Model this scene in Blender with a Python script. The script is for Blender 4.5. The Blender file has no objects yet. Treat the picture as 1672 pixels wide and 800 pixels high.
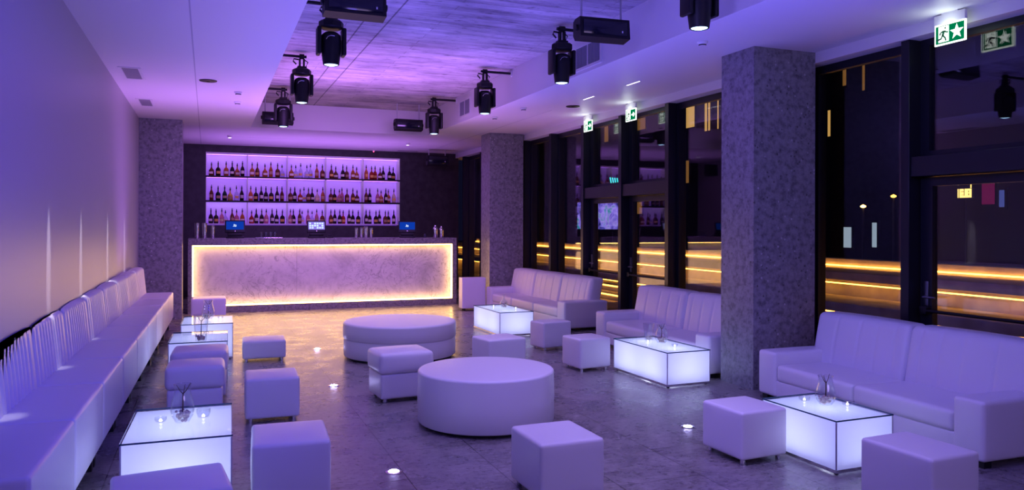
import bpy, bmesh, math, random
from math import sin, cos, pi, radians as R
from mathutils import Vector, Matrix

random.seed(7)
S = bpy.context.scene
COL = S.collection

# ------------------------------------------------------------------ camera, world, exposure
H = 1.632                                   # eye height
def make_camera():
    yaw, roll = R(21.686), R(-0.1655)
    f = Vector((sin(yaw), cos(yaw), 0)); r = Vector((cos(yaw), -sin(yaw), 0)); d = f.cross(r)
    r2 = cos(roll) * r + sin(roll) * d; d2 = -sin(roll) * r + cos(roll) * d
    m = Matrix((r2, -d2, -f)).transposed().to_4x4(); m.translation = (0, 0, H)
    c = bpy.data.cameras.new('camera'); c.sensor_fit = 'HORIZONTAL'; c.sensor_width = 36
    c.lens = 36 * 1250.2 / 1672; c.shift_y = -33.19 / 1672; c.clip_start = 0.05; c.clip_end = 300
    o = bpy.data.objects.new('camera', c); o.matrix_world = m; COL.objects.link(o); S.camera = o
make_camera()

S.view_settings.view_transform = 'Standard'
S.view_settings.look = 'None'
S.view_settings.gamma = 1.0
S.view_settings.use_curve_mapping = False
S.view_settings.exposure = 0.0
try:
    S.cycles.use_denoising = True
    S.cycles.max_bounces = 10; S.cycles.transparent_max_bounces = 24
    S.cycles.sample_clamp_indirect = 6.0
    S.cycles.caustics_reflective = False; S.cycles.caustics_refractive = False
except Exception:
    pass
W = bpy.data.worlds.new('night'); S.world = W; W.use_nodes = True
W.node_tree.nodes['Background'].inputs[0].default_value = (0.012, 0.012, 0.05, 1)
W.node_tree.nodes['Background'].inputs[1].default_value = 0.25

BLUE = (0.135, 0.105, 1.0); VIOLET = (0.28, 0.19, 1.0); LILAC = (0.52, 0.20, 1.0); SOFT = (0.60, 0.42, 1.0); COOL = (0.72, 0.78, 1.0); WARM = (1.0, 0.50, 0.14)
def lamp(name, kind, loc, color, watts, aim=None, size=0.05, size_y=None, cone=90, blend=1.0, parent=None, spread=180):
    l = bpy.data.lights.new(name, kind); l.color = color; l.energy = watts
    if kind == 'AREA':
        l.shape = 'RECTANGLE'; l.size = size; l.size_y = size_y or size; l.spread = R(spread)
    else:
        l.shadow_soft_size = size
    if kind == 'SPOT':
        l.spot_size = R(cone); l.spot_blend = blend
    o = bpy.data.objects.new(name, l); COL.objects.link(o); o.location = loc
    if aim is not None:
        o.rotation_euler = (Vector(aim) - Vector(loc)).to_track_quat('-Z', 'Y').to_euler()
    if parent: o.parent = parent
    return o
# added coloured fill lamps without fixtures, behind the camera and through the room
lamp('rear_fill', 'AREA', (3.2, -3.2, 2.7), SOFT, 26, aim=(2.6, 6, 0.6), size=3.5, size_y=1.2, spread=110)
lamp('upward_fill', 'AREA', (2.5, 1.6, 1.0), BLUE, 140, aim=(2.5, 1.6, 4), size=4.8, size_y=6.0, spread=100)
lamp('upward_fill', 'AREA', (2.3, 7.6, 1.0), BLUE, 92, aim=(2.3, 7.6, 4), size=4.0, size_y=5.5, spread=105)
lamp('upward_fill', 'AREA', (2.4, 11.2, 1.0), LILAC, 40, aim=(2.4, 11.2, 4), size=2.8, size_y=3.0, spread=50)
lamp('upward_fill', 'AREA', (-0.1, 11.6, 1.0), LILAC, 44, aim=(-0.3, 11.6, 4), size=1.2, size_y=3.5, spread=110)
lamp('upward_fill', 'AREA', (4.4, 11.6, 1.0), LILAC, 16, aim=(4.6, 11.6, 4), size=1.0, size_y=3.5, spread=110)
lamp('upward_fill', 'AREA', (2.2, 16.6, 1.2), LILAC, 46, aim=(2.2, 16.8, 4), size=4.4, size_y=1.4, spread=110)
lamp('overhead_fill', 'AREA', (2.6, 7.0, 3.3), SOFT, 46, aim=(2.6, 7.0, 0), size=2.6, size_y=8.5, spread=80)
lamp('bar_fill', 'AREA', (2.2, 11.0, 3.3), LILAC, 60, aim=(2.2, 15.0, 0.8), size=3.0, size_y=0.5, spread=110)
lamp('left_fill', 'AREA', (1.6, 2.0, 2.9), (0.05, 0.04, 1.0), 20, aim=(-1.0, 5.5, 2.0), size=0.8, size_y=0.8, spread=80)
lamp('side_fill', 'AREA', (0.9, 3.6, 3.2), (0.26, 0.20, 1.0), 17, aim=(5.0, 6.0, 0.9), size=0.6, size_y=0.6, spread=90)
for y in (4.9, 6.43, 7.96, 9.97, 11.9):      # narrow pin spots that graze the left wall and the bench backs
    lamp('pin_spot', 'SPOT', (-0.80, y, 3.36), (0.92, 0.86, 1.0), 110, aim=(-1.0, y, 0.8), size=0.015, cone=5.0, blend=1.0)
    lamp('wall_graze', 'SPOT', (-0.70, y, 3.36), (0.95, 0.84, 1.0), 520, aim=(-1.075, y, 1.32), size=0.012, cone=6.0, blend=1.0)

# ------------------------------------------------------------------ materials
def mat(name, col, rough=0.5, metal=0.0, emit=None, strength=0.0, spec=0.5, coat=0.0):
    m = bpy.data.materials.new(name); m.use_nodes = True
    b = m.node_tree.nodes['Principled BSDF']
    b.inputs['Base Color'].default_value = (*col, 1); b.inputs['Roughness'].default_value = rough
    b.inputs['Metallic'].default_value = metal; b.inputs['Specular IOR Level'].default_value = spec
    b.inputs['Coat Weight'].default_value = coat
    if emit:
        b.inputs['Emission Color'].default_value = (*emit, 1); b.inputs['Emission Strength'].default_value = strength
    return m
def N(m, kind, **kw):
    n = m.node_tree.nodes.new(kind)
    for k, v in kw.items():
        if hasattr(n, k): setattr(n, k, v)
        else: n.inputs[k.replace('_', ' ')].default_value = v
    return n
def L(m, a, b): m.node_tree.links.new(a, b)
def bsdf(m): return m.node_tree.nodes['Principled BSDF']
def coords(m, scale=(1, 1, 1), rot=(0, 0, 0)):
    t = N(m, 'ShaderNodeTexCoord'); g = N(m, 'ShaderNodeNewGeometry'); mp = N(m, 'ShaderNodeMapping')
    mp.inputs['Scale'].default_value = scale; mp.inputs['Rotation'].default_value = rot
    L(m, g.outputs['Position'], mp.inputs['Vector']); return mp.outputs['Vector']
def ramp(m, fac, stops):
    r = N(m, 'ShaderNodeValToRGB'); e = r.color_ramp.elements
    while len(e) < len(stops): e.new(0.5)
    for q, (p, c) in zip(e, stops):
        q.position = p; q.color = (*c, 1) if len(c) == 3 else c
    L(m, fac, r.inputs[0]); return r.outputs[0]
def mix(m, a, b, fac, mode='MIX'):
    n = N(m, 'ShaderNodeMix', data_type='RGBA', blend_type=mode)
    if hasattr(fac, 'links'): L(m, fac, n.inputs[0])
    else: n.inputs[0].default_value = fac
    for s, i in ((a, 6), (b, 7)):
        if hasattr(s, 'links'): L(m, s, n.inputs[i])
        else: n.inputs[i].default_value = (*s, 1)
    return n.outputs[2]
def bump(m, h, strength=0.2, dist=0.01):
    n = N(m, 'ShaderNodeBump'); n.inputs['Strength'].default_value = strength; n.inputs['Distance'].default_value = dist
    L(m, h, n.inputs['Height']); L(m, n.outputs[0], bsdf(m).inputs['Normal'])

paint = mat('wall paint', (0.42, 0.41, 0.45), 0.42, spec=0.4)
n_ = N(paint, 'ShaderNodeTexNoise', Scale=90.0); L(paint, coords(paint), n_.inputs['Vector']); bump(paint, n_.outputs[0], 0.05, 0.002)
ceil_m = mat('ceiling plaster', (0.80, 0.78, 0.80), 0.5, spec=0.35)
seam_m = mat('ceiling joint shadow gap', (0.52, 0.5, 0.54), 0.8)

def terrazzo(name, dark, mid, light, sc):
    m = mat(name, mid, 0.32, spec=0.45)
    v = coords(m)
    a = N(m, 'ShaderNodeTexVoronoi', Scale=sc); L(m, v, a.inputs['Vector'])
    b = N(m, 'ShaderNodeTexNoise', Scale=sc * 0.8, Detail=7.0, Roughness=0.65); L(m, v, b.inputs['Vector'])
    base = ramp(m, b.outputs[0], [(0.36, tuple(q * .80 for q in dark)), (0.50, mid), (0.64, tuple(q * 1.25 for q in mid))])
    hsv = N(m, 'ShaderNodeSeparateColor'); L(m, a.outputs['Color'], hsv.inputs[0])
    pick = ramp(m, hsv.outputs[0], [(0.84, (0, 0, 0)), (0.92, (1, 1, 1))])
    core = ramp(m, a.outputs['Distance'], [(0.16, (1, 1, 1)), (0.34, (0, 0, 0))])
    sp = mix(m, pick, core, 1.0, 'MULTIPLY')
    c1 = mix(m, base, light, sp)
    pick2 = ramp(m, hsv.outputs[1], [(0.90, (0, 0, 0)), (0.94, (0.8, 0.8, 0.8))])
    c2 = mix(m, c1, tuple(q * 0.3 for q in dark), mix(m, pick2, core, 1.0, 'MULTIPLY'))
    L(m, c2, bsdf(m).inputs['Base Color']); return m
column_m = terrazzo('grey terrazzo column stone', (0.165, 0.16, 0.18), (0.235, 0.23, 0.25), (0.50, 0.48, 0.52), 24.0)

floor_m = mat('polished grey stone floor', (0.2, 0.2, 0.2), 0.25, spec=0.55)
def build_floor_mat():
    m = floor_m; v = coords(m)
    n1 = N(m, 'ShaderNodeTexNoise', Scale=3.0, Detail=9.0, Roughness=0.62); L(m, v, n1.inputs['Vector'])
    st = coords(m, (3.0, 9.0, 1), (0, 0, R(18)))
    n2 = N(m, 'ShaderNodeTexNoise', Scale=4.0, Detail=8.0, Roughness=0.7, Distortion=1.0); L(m, st, n2.inputs['Vector'])
    c = ramp(m, n2.outputs[0], [(0.30, (0.15, 0.135, 0.142)), (0.50, (0.27, 0.25, 0.26)), (0.72, (0.37, 0.345, 0.35))])
    c = mix(m, c, ramp(m, n1.outputs[0], [(0.3, (0.5, 0.5, 0.5)), (0.7, (1.15, 1.12, 1.1))]), 0.85, 'MULTIPLY')
    bk = N(m, 'ShaderNodeTexBrick', offset=0.5)
    bv = coords(m, (1, 1, 1), (0, 0, R(90)))
    L(m, bv, bk.inputs['Vector'])
    for k, q in dict(Scale=1.0).items(): bk.inputs[k].default_value = q
    bk.inputs['Mortar Size'].default_value = 0.004; bk.inputs['Brick Width'].default_value = 1.2; bk.inputs['Row Height'].default_value = 0.6
    bk.inputs['Color1'].default_value = (1, 1, 1, 1); bk.inputs['Color2'].default_value = (0.86, 0.86, 0.86, 1); bk.inputs['Mortar'].default_value = (0.35, 0.33, 0.33, 1)
    c = mix(m, c, bk.outputs['Color'], 1.0, 'MULTIPLY')
    vo = N(m, 'ShaderNodeTexNoise', Scale=26.0, Detail=4.0, Roughness=0.6); L(m, coords(m), vo.inputs['Vector'])
    c = mix(m, c, ramp(m, vo.outputs[0], [(0.33, (0.42, 0.40, 0.44)), (0.46, (1, 1, 1)), (0.62, (1, 1, 1)), (0.70, (1.3, 1.3, 1.3))]), 1.0, 'MULTIPLY')
    L(m, c, bsdf(m).inputs['Base Color'])
    rr = ramp(m, n1.outputs[0], [(0.3, (0.20, 0.20, 0.20)), (0.7, (0.38, 0.38, 0.38))]); L(m, rr, bsdf(m).inputs['Roughness'])
    bump(m, n2.outputs[0], 0.025, 0.002)
build_floor_mat()

concrete_m = mat('board-marked concrete', (0.5, 0.5, 0.5), 0.8, spec=0.2)
def build_concrete():
    m = concrete_m
    v = coords(m, (0.45, 3.0, 1)); n1 = N(m, 'ShaderNodeTexNoise', Scale=2.0, Detail=12.0, Roughness=0.74); L(m, v, n1.inputs['Vector'])
    n2 = N(m, 'ShaderNodeTexNoise', Scale=1.1, Detail=5.0); L(m, coords(m), n2.inputs['Vector'])
    c = ramp(m, n1.outputs[0], [(0.30, (0.22, 0.205, 0.21)), (0.46, (0.58, 0.55, 0.56)), (0.66, (0.80, 0.77, 0.77))])
    c = mix(m, c, ramp(m, n2.outputs[0], [(0.35, (0.6, 0.6, 0.62)), (0.65, (1.05, 1.03, 1.03))]), 0.9, 'MULTIPLY')
    bk = N(m, 'ShaderNodeTexBrick', offset=0.4); L(m, coords(m, (1, 1, 1), (0, 0, 0)), bk.inputs['Vector'])
    bk.inputs['Mortar Size'].default_value = 0.006; bk.inputs['Brick Width'].default_value = 2.4; bk.inputs['Row Height'].default_value = 0.16
    bk.inputs['Scale'].default_value = 1.0
    bk.inputs['Color1'].default_value = (1, 1, 1, 1); bk.inputs['Color2'].default_value = (0.80, 0.79, 0.79, 1); bk.inputs['Mortar'].default_value = (0.62, 0.6, 0.6, 1)
    c = mix(m, c, bk.outputs['Color'], 1.0, 'MULTIPLY')
    n4 = N(m, 'ShaderNodeTexNoise', Scale=7.0, Detail=6.0, Roughness=0.7); L(m, coords(m, (0.8, 1.6, 1)), n4.inputs['Vector'])
    c = mix(m, c, ramp(m, n4.outputs[0], [(0.30, (0.35, 0.34, 0.36)), (0.43, (1, 1, 1)), (0.70, (1.12, 1.1, 1.1))]), 0.85, 'MULTIPLY')
    sp = N(m, 'ShaderNodeSeparateXYZ'); L(m, coords(m), sp.inputs[0])
    for x0 in (1.60, 1.86):                       # two long joints between the formwork bays
        d1 = N(m, 'ShaderNodeMath', operation='SUBTRACT'); L(m, sp.outputs[0], d1.inputs[0]); d1.inputs[1].default_value = x0
        d2 = N(m, 'ShaderNodeMath', operation='ABSOLUTE'); L(m, d1.outputs[0], d2.inputs[0])
        c = mix(m, c, ramp(m, d2.outputs[0], [(0.006, (0.35, 0.34, 0.35)), (0.012, (1, 1, 1))]), 1.0, 'MULTIPLY')
    L(m, c, bsdf(m).inputs['Base Color']); bump(m, n1.outputs[0], 0.4, 0.01)
build_concrete()

leather = mat('white leather', (0.78, 0.77, 0.79), 0.36, spec=0.45)
def build_leather():
    m = leather; v = N(m, 'ShaderNodeTexVoronoi', Scale=420.0); L(m, coords(m), v.inputs['Vector'])
    n = N(m, 'ShaderNodeTexNoise', Scale=9.0, Detail=3.0); L(m, coords(m), n.inputs['Vector'])
    a = N(m, 'ShaderNodeMath', operation='MULTIPLY_ADD'); L(m, n.outputs[0], a.inputs[0]); a.inputs[1].default_value = 4.0; L(m, v.outputs['Distance'], a.inputs[2])
    bump(m, a.outputs[0], 0.10, 0.003)
build_leather()
chrome = mat('brushed chrome', (0.72, 0.72, 0.74), 0.18, 1.0)
steel = mat('polished steel', (0.82, 0.80, 0.84), 0.14, 1.0)
black = mat('matt black plastic', (0.005, 0.005, 0.007), 0.5, spec=0.35)
darkmetal = mat('dark anodised frame', (0.008, 0.009, 0.016), 0.38, 0.0, spec=0.4)
satin = mat('satin steel', (0.22, 0.23, 0.28), 0.38, 1.0)
rubber = mat('black rubber', (0.02, 0.02, 0.02), 0.7)
white_pl = mat('white plastic', (0.78, 0.78, 0.78), 0.4)
grille_m = mat('grey grille metal', (0.30, 0.31, 0.34), 0.5)
grey_pl = mat('light grey plastic', (0.5, 0.5, 0.52), 0.5)
darkwall = mat('dark stone wall', (0.055, 0.05, 0.055), 0.5)
def build_dark():
    n = N(darkwall, 'ShaderNodeTexNoise', Scale=7.0, Detail=7.0); L(darkwall, coords(darkwall), n.inputs['Vector'])
    L(darkwall, ramp(darkwall, n.outputs[0], [(0.3, (0.016, 0.014, 0.018)), (0.7, (0.04, 0.034, 0.042))]), bsdf(darkwall).inputs['Base Color'])
build_dark()
barstone = terrazzo('grey bar stone', (0.13, 0.12, 0.125), (0.22, 0.205, 0.21), (0.4, 0.38, 0.38), 30.0)
marble = mat('veined grey marble', (0.6, 0.58, 0.56), 0.35, spec=0.4)
def build_marble():
    m = marble; v = coords(m)
    n = N(m, 'ShaderNodeTexNoise', Scale=1.6, Detail=9.0, Roughness=0.66, Distortion=1.6); L(m, v, n.inputs['Vector'])
    base = ramp(m, n.outputs[0], [(0.28, (0.44, 0.42, 0.42)), (0.5, (0.62, 0.59, 0.58)), (0.7, (0.68, 0.65, 0.63))])
    n2 = N(m, 'ShaderNodeTexNoise', Scale=2.3, Detail=7.0, Roughness=0.6, Distortion=2.2); L(m, v, n2.inputs['Vector'])
    vein = ramp(m, n2.outputs[0], [(0.455, (0, 0, 0)), (0.474, (1, 1, 1)), (0.482, (0, 0, 0))])
    n3 = N(m, 'ShaderNodeTexNoise', Scale=0.9, Detail=2.0); L(m, v, n3.inputs['Vector'])
    msk = ramp(m, n3.outputs[0], [(0.40, (0, 0, 0)), (0.58, (0.95, 0.95, 0.95))])
    n5 = N(m, 'ShaderNodeTexNoise', Scale=14.0, Detail=5.0, Roughness=0.7, Distortion=0.8); L(m, v, n5.inputs['Vector'])
    base = mix(m, base, ramp(m, n5.outputs[0], [(0.28, (0.66, 0.64, 0.64)), (0.42, (1, 1, 1)), (0.72, (1.06, 1.06, 1.06))]), 1.0, 'MULTIPLY')
    L(m, mix(m, base, (0.20, 0.18, 0.19), mix(m, vein, msk, 1.0, 'MULTIPLY')), bsdf(m).inputs['Base Color'])
build_marble()

def emis(name, col, s):
    m = bpy.data.materials.new(name); m.use_nodes = True; nt = m.node_tree; nt.nodes.clear()
    e = nt.nodes.new('ShaderNodeEmission'); o = nt.nodes.new('ShaderNodeOutputMaterial')
    e.inputs[0].default_value = (*col, 1); e.inputs[1].default_value = s; nt.links.new(e.outputs[0], o.inputs[0]); return m
led_warm = emis('warm LED strip', (1.0, 0.56, 0.17), 14.0)
fill_front = emis('soft white bottle fill strip', (1.0, 0.70, 0.62), 8.0)
led_out = emis('amber outdoor LED strip', (1.0, 0.40, 0.05), 13.0)
led_violet = emis('violet LED strip', (0.50, 0.18, 1.0), 6.0)
led_pale = emis('pale violet LED strip', (0.62, 0.36, 1.0), 9.0)
lens_m = emis('lit lens', (0.42, 0.72, 1.0), 6.0)
spark = emis('lit floor lamp lens', (0.50, 0.46, 1.0), 90.0)
candle_m = emis('lit candle light', (1.0, 0.93, 0.85), 7.0)
sign_w = emis('lit white sign face', (0.90, 1.0, 0.92), 2.6)
sign_g = emis('lit green sign face', (0.0, 0.20, 0.075), 1.0)
sign_k = mat('dark sign figure', (0.0, 0.05, 0.02), 0.6)
slit_m = emis('lit slot lamp', (0.9, 0.82, 1.0), 3.5)
red_led = emis('red indicator', (1.0, 0.05, 0.12), 8.0)
scr_blue = emis('blue screen', (0.005, 0.05, 0.50), 0.8)
scr_lav = emis('lavender screen', (0.28, 0.20, 0.85), 1.0)
scr_w = emis('white screen marks', (0.62, 0.75, 1.0), 1.2)

def glassy(name, tint, refl_rough=0.0, ior=1.45, extra=0.0, diffuse=None, dfac=0.0, k=1.0):
    m = bpy.data.materials.new(name); m.use_nodes = True; nt = m.node_tree; nt.nodes.clear()
    t = nt.nodes.new('ShaderNodeBsdfTransparent'); t.inputs[0].default_value = (*tint, 1)
    g = nt.nodes.new('ShaderNodeBsdfGlossy'); g.inputs['Roughness'].default_value = refl_rough
    f = nt.nodes.new('ShaderNodeLayerWeight'); f.inputs[0].default_value = 0.5      # Schlick, the same from both sides
    p5 = nt.nodes.new('ShaderNodeMath'); p5.operation = 'POWER'; p5.inputs[1].default_value = 5.0; nt.links.new(f.outputs['Facing'], p5.inputs[0])
    f0 = ((ior - 1) / (ior + 1)) ** 2 + extra
    a = nt.nodes.new('ShaderNodeMath'); a.operation = 'MULTIPLY_ADD'; a.use_clamp = True; a.inputs[1].default_value = (1 - f0) * k; a.inputs[2].default_value = f0 * k
    nt.links.new(p5.outputs[0], a.inputs[0])
    x = nt.nodes.new('ShaderNodeMixShader'); nt.links.new(a.outputs[0], x.inputs[0])
    src = t.outputs[0]
    if diffuse:
        d = nt.nodes.new('ShaderNodeBsdfDiffuse'); d.inputs[0].default_value = (*diffuse, 1)
        y = nt.nodes.new('ShaderNodeMixShader'); y.inputs[0].default_value = dfac
        nt.links.new(src, y.inputs[1]); nt.links.new(d.outputs[0], y.inputs[2]); src = y.outputs[0]
    nt.links.new(src, x.inputs[1]); nt.links.new(g.outputs[0], x.inputs[2])
    o = nt.nodes.new('ShaderNodeOutputMaterial'); nt.links.new(x.outputs[0], o.inputs[0]); return m
pane_m = glassy('window glass', (0.90, 0.91, 0.95), 0.0, 1.5, 0.025)
vase_m = glassy('clear glass', (0.95, 0.96, 0.98), 0.04, 1.6, 0.02)
top_m = glassy('clear table glass', (0.97, 0.985, 0.995), 0.02, 1.4, 0.0, k=0.3)
edge_m = mat('dark glass edge', (0.02, 0.07, 0.12), 0.15)

def glow_mat():
    m = bpy.data.materials.new('milky acrylic lit from inside'); m.use_nodes = True; nt = m.node_tree; nt.nodes.clear()
    t = nt.nodes.new('ShaderNodeBsdfTranslucent'); t.inputs[0].default_value = (0.86, 0.88, 0.95, 1)
    d = nt.nodes.new('ShaderNodeBsdfPrincipled'); d.inputs['Base Color'].default_value = (0.8, 0.8, 0.85, 1); d.inputs['Roughness'].default_value = 0.25
    x = nt.nodes.new('ShaderNodeMixShader'); x.inputs[0].default_value = 0.35
    e = nt.nodes.new('ShaderNodeEmission'); e.inputs[0].default_value = (0.36, 0.38, 1.0, 1); e.inputs[1].default_value = 0.22
    a = nt.nodes.new('ShaderNodeAddShader'); o = nt.nodes.new('ShaderNodeOutputMaterial')
    nt.links.new(t.outputs[0], x.inputs[1]); nt.links.new(d.outputs[0], x.inputs[2]); nt.links.new(x.outputs[0], a.inputs[0]); nt.links.new(e.outputs[0], a.inputs[1]); nt.links.new(a.outputs[0], o.inputs[0])
    return m
acrylic = glow_mat()

# ------------------------------------------------------------------ mesh helpers
class B:
    def __init__(self): self.bm = bmesh.new()
    def _m(self, vs, mi, smooth=False):
        for f in {f for v in vs for f in v.link_faces}: f.material_index = mi; f.smooth = smooth
    def box(self, x0, x1, y0, y1, z0, z1, mi=0, bevel=0.0, seg=2):
        r = bmesh.ops.create_cube(self.bm, size=1); vs = r['verts']
        for v in vs: v.co = Vector((x0 + (v.co.x + .5) * (x1 - x0), y0 + (v.co.y + .5) * (y1 - y0), z0 + (v.co.z + .5) * (z1 - z0)))
        self._m(vs, mi)
        if bevel > 0:
            es = list({e for v in vs for e in v.link_edges})
            q = bmesh.ops.bevel(self.bm, geom=es, offset=bevel, segments=seg, profile=0.5, affect='EDGES')
            for f in q['faces']: f.material_index = mi
        return self
    def lathe(self, prof, c=(0, 0, 0), n=24, mi=0, axis='z', close=True):
        rings = []
        for r, z in prof:
            ring = []
            for k in range(n):
                a = 2 * pi * k / n; p = (r * cos(a), r * sin(a), z)
                if axis == 'x': p = (z, r * cos(a), r * sin(a))
                if axis == 'y': p = (r * cos(a), z, r * sin(a))
                ring.append(self.bm.verts.new(Vector(p) + Vector(c)))
            rings.append(ring)
        for i in range(len(rings) - 1):
            for k in range(n):
                f = self.bm.faces.new((rings[i][k], rings[i][(k + 1) % n], rings[i + 1][(k + 1) % n], rings[i + 1][k])); f.material_index = mi
        if close:
            for ring, rev in ((rings[0], True), (rings[-1], False)):
                f = self.bm.faces.new(list(reversed(ring)) if rev else ring); f.material_index = mi
        return self
    def tube(self, pts, r, n=8, mi=0):
        pts = [Vector(p) for p in pts]; rad = r if isinstance(r, (list, tuple)) else [r] * len(pts)
        rings = []; up = Vector((0, 0, 1))
        for i, p in enumerate(pts):
            t = (pts[min(i + 1, len(pts) - 1)] - pts[max(i - 1, 0)]).normalized()
            u = t.cross(up if abs(t.z) < .95 else Vector((1, 0, 0))).normalized(); w = t.cross(u)
            rings.append([self.bm.verts.new(p + rad[i] * (cos(2 * pi * k / n) * u + sin(2 * pi * k / n) * w)) for k in range(n)])
        for i in range(len(rings) - 1):
            for k in range(n):
                f = self.bm.faces.new((rings[i][k], rings[i][(k + 1) % n], rings[i + 1][(k + 1) % n], rings[i + 1][k])); f.material_index = mi
        self.bm.faces.new(list(reversed(rings[0]))).material_index = mi; self.bm.faces.new(rings[-1]).material_index = mi
        return self
    def poly(self, pts, mi=0):
        f = self.bm.faces.new([self.bm.verts.new(Vector(p)) for p in pts]); f.material_index = mi; return self
    def prism(self, pts, vec, mi=0):
        a = [self.bm.verts.new(Vector(p)) for p in pts]; b = [self.bm.verts.new(Vector(p) + Vector(vec)) for p in pts]
        n = len(a)
        for k in range(n): self.bm.faces.new((a[k], a[(k + 1) % n], b[(k + 1) % n], b[k])).material_index = mi
        self.bm.faces.new(list(reversed(a))).material_index = mi; self.bm.faces.new(b).material_index = mi
        return self
    def pad(self, x0, x1, y0, y1, z0, z1, r, n=(10, 10, 6), top=0.0, side=0.0, mi=0, fn=None):
        """upholstered block: rounded box, crowned top, slightly full sides; fn(v, normal) moves a vertex further"""
        c = Vector(((x0 + x1) / 2, (y0 + y1) / 2, (z0 + z1) / 2)); h = Vector(((x1 - x0) / 2, (y1 - y0) / 2, (z1 - z0) / 2))
        ax = []
        for i in range(3):
            e = [0, .3, .62, 1]; inner = [-(h[i] - r) + 2 * (h[i] - r) * k / n[i] for k in range(1, n[i])]
            ax.append([-h[i] + r * q for q in e] + inner + [h[i] - r * q for q in reversed(e)])
        vs = {}
        def V(i, j, k):
            key = (i, j, k)
            if key not in vs:
                p = Vector((ax[0][i], ax[1][j], ax[2][k])); q = Vector([max(-(h[a] - r), min(h[a] - r, p[a])) for a in range(3)]); d = p - q
                nn = d.normalized() if d.length > 1e-9 else Vector((0, 0, 1))
                if d.length > 1e-9: p = q + nn * r
                bx, by, bz = (max(0, 1 - (p[a] / h[a]) ** 2) for a in range(3))
                p = p + Vector((nn.x * side * by * bz, nn.y * side * bx * bz, (top if nn.z > 0 else 0) * nn.z * bx * by))
                p = p + c
                if fn: p = fn(p, nn)
                vs[key] = self.bm.verts.new(p)
            return vs[key]
        I, J, K = (len(a) for a in ax)
        def quad(a, b, c_, d_): f = self.bm.faces.new((a, b, c_, d_)); f.material_index = mi
        for i in range(I - 1):
            for j in range(J - 1):
                quad(V(i, j, K - 1), V(i + 1, j, K - 1), V(i + 1, j + 1, K - 1), V(i, j + 1, K - 1)); quad(V(i, j + 1, 0), V(i + 1, j + 1, 0), V(i + 1, j, 0), V(i, j, 0))
        for i in range(I - 1):
            for k in range(K - 1):
                quad(V(i, 0, k), V(i + 1, 0, k), V(i + 1, 0, k + 1), V(i, 0, k + 1)); quad(V(i, J - 1, k + 1), V(i + 1, J - 1, k + 1), V(i + 1, J - 1, k), V(i, J - 1, k))
        for j in range(J - 1):
            for k in range(K - 1):
                quad(V(0, j + 1, k), V(0, j, k), V(0, j, k + 1), V(0, j + 1, k + 1)); quad(V(I - 1, j, k), V(I - 1, j + 1, k), V(I - 1, j + 1, k + 1), V(I - 1, j, k + 1))
        return self
    def done(self, name, mats, parent=None, loc=(0, 0, 0), rot=(0, 0, 0), angle=38):
        me = bpy.data.meshes.new(name); bmesh.ops.recalc_face_normals(self.bm, faces=self.bm.faces) if len(self.bm.faces) > 1 else None
        self.bm.to_mesh(me); self.bm.free()
        for q in (mats if isinstance(mats, (list, tuple)) else [mats]): me.materials.append(q)
        me.shade_smooth()
        try: me.set_sharp_from_angle(angle=R(angle))
        except Exception: pass
        o = bpy.data.objects.new(name, me); COL.objects.link(o); o.location = loc; o.rotation_euler = rot
        if parent: o.parent = parent
        return o

def tag(o, label, cat, group=None, kind=None):
    o['label'] = label
    if cat: o['category'] = cat
    if group: o['group'] = group
    if kind: o['kind'] = kind
    return o
def thing(name, label, cat, loc=(0, 0, 0), rotz=0.0, group=None, kind=None):
    o = bpy.data.objects.new(name, None); COL.objects.link(o); o.location = loc; o.rotation_euler = (0, 0, rotz); o.empty_display_size = 0.1
    return tag(o, label, cat, group, kind)
def struct(o, label=None, cat=None):
    o['kind'] = 'structure'
    if label: o['label'] = label
    if cat: o['category'] = cat
    return o
def copy_tree(o, parent=None):
    c = o.copy(); COL.objects.link(c)
    if parent: c.parent = parent
    for ch in list(o.children): copy_tree(ch, c)
    return c

# ------------------------------------------------------------------ room shell
WX = -1.075; CZ = 3.408; SLAB = 3.88; XL, XR = 0.734, 4.086; CY1 = 14.87; CY0 = -1.0; YB = 18.45; Y0 = -4.0; GX = 6.0; MX = 5.832
struct(B().box(WX, GX + 0.1, Y0, 18.9, -0.12, 0).done('floor', floor_m), 'polished grey stone floor of the lounge', 'floor')
struct(B().box(WX - 0.15, WX, Y0 - .1, 18.9, 0, 4.0).done('wall_left', paint), 'long plain painted wall behind the white bench', 'wall')
struct(B().box(WX, GX, Y0 - 0.15, Y0, 0, 4.0).done('wall_near', paint), 'plain painted wall at the near end', 'wall')
c_ = B()
c_.box(WX, XL, Y0, 18.9, CZ, 4.0); c_.box(XR, GX + 0.15, Y0, 18.9, CZ, 4.0); c_.box(XL, XR, CY1, 18.9, CZ, 4.0); c_.box(XL, XR, Y0, CY0, CZ, 4.0)
struct(c_.done('ceiling', ceil_m), 'white dropped ceiling around a recessed opening', 'ceiling')
sl = struct(B().box(XL, XR, CY0, CY1, SLAB, 4.05).done('ceiling_slab', concrete_m), 'rough board-marked concrete slab inside the ceiling recess', 'ceiling')
w_ = B(); nd = 0.33
w_.box(WX, -0.04, YB, YB + nd, 0, CZ); w_.box(4.375, GX - .12, YB, YB + nd, 0, CZ); w_.box(-0.04, 4.375, YB, YB + nd, 3.24, CZ); w_.box(-0.04, 4.375, YB, YB + nd, 0, 1.60); w_.box(WX, GX - .12, YB + nd, 18.9, 0, CZ)
struct(w_.done('wall_back', darkwall), 'dark wall behind the bar with a lit niche', 'wall')
t_ = B(); t_.box(-0.146, -0.134, Y0, YB, CZ - 0.002, CZ + .001); t_.box(4.95, 4.958, 10.8, YB, CZ - 0.002, CZ + .001); t_.box(0.4, 4.95, 16.60, 16.606, CZ - 0.002, CZ + .001)
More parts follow.
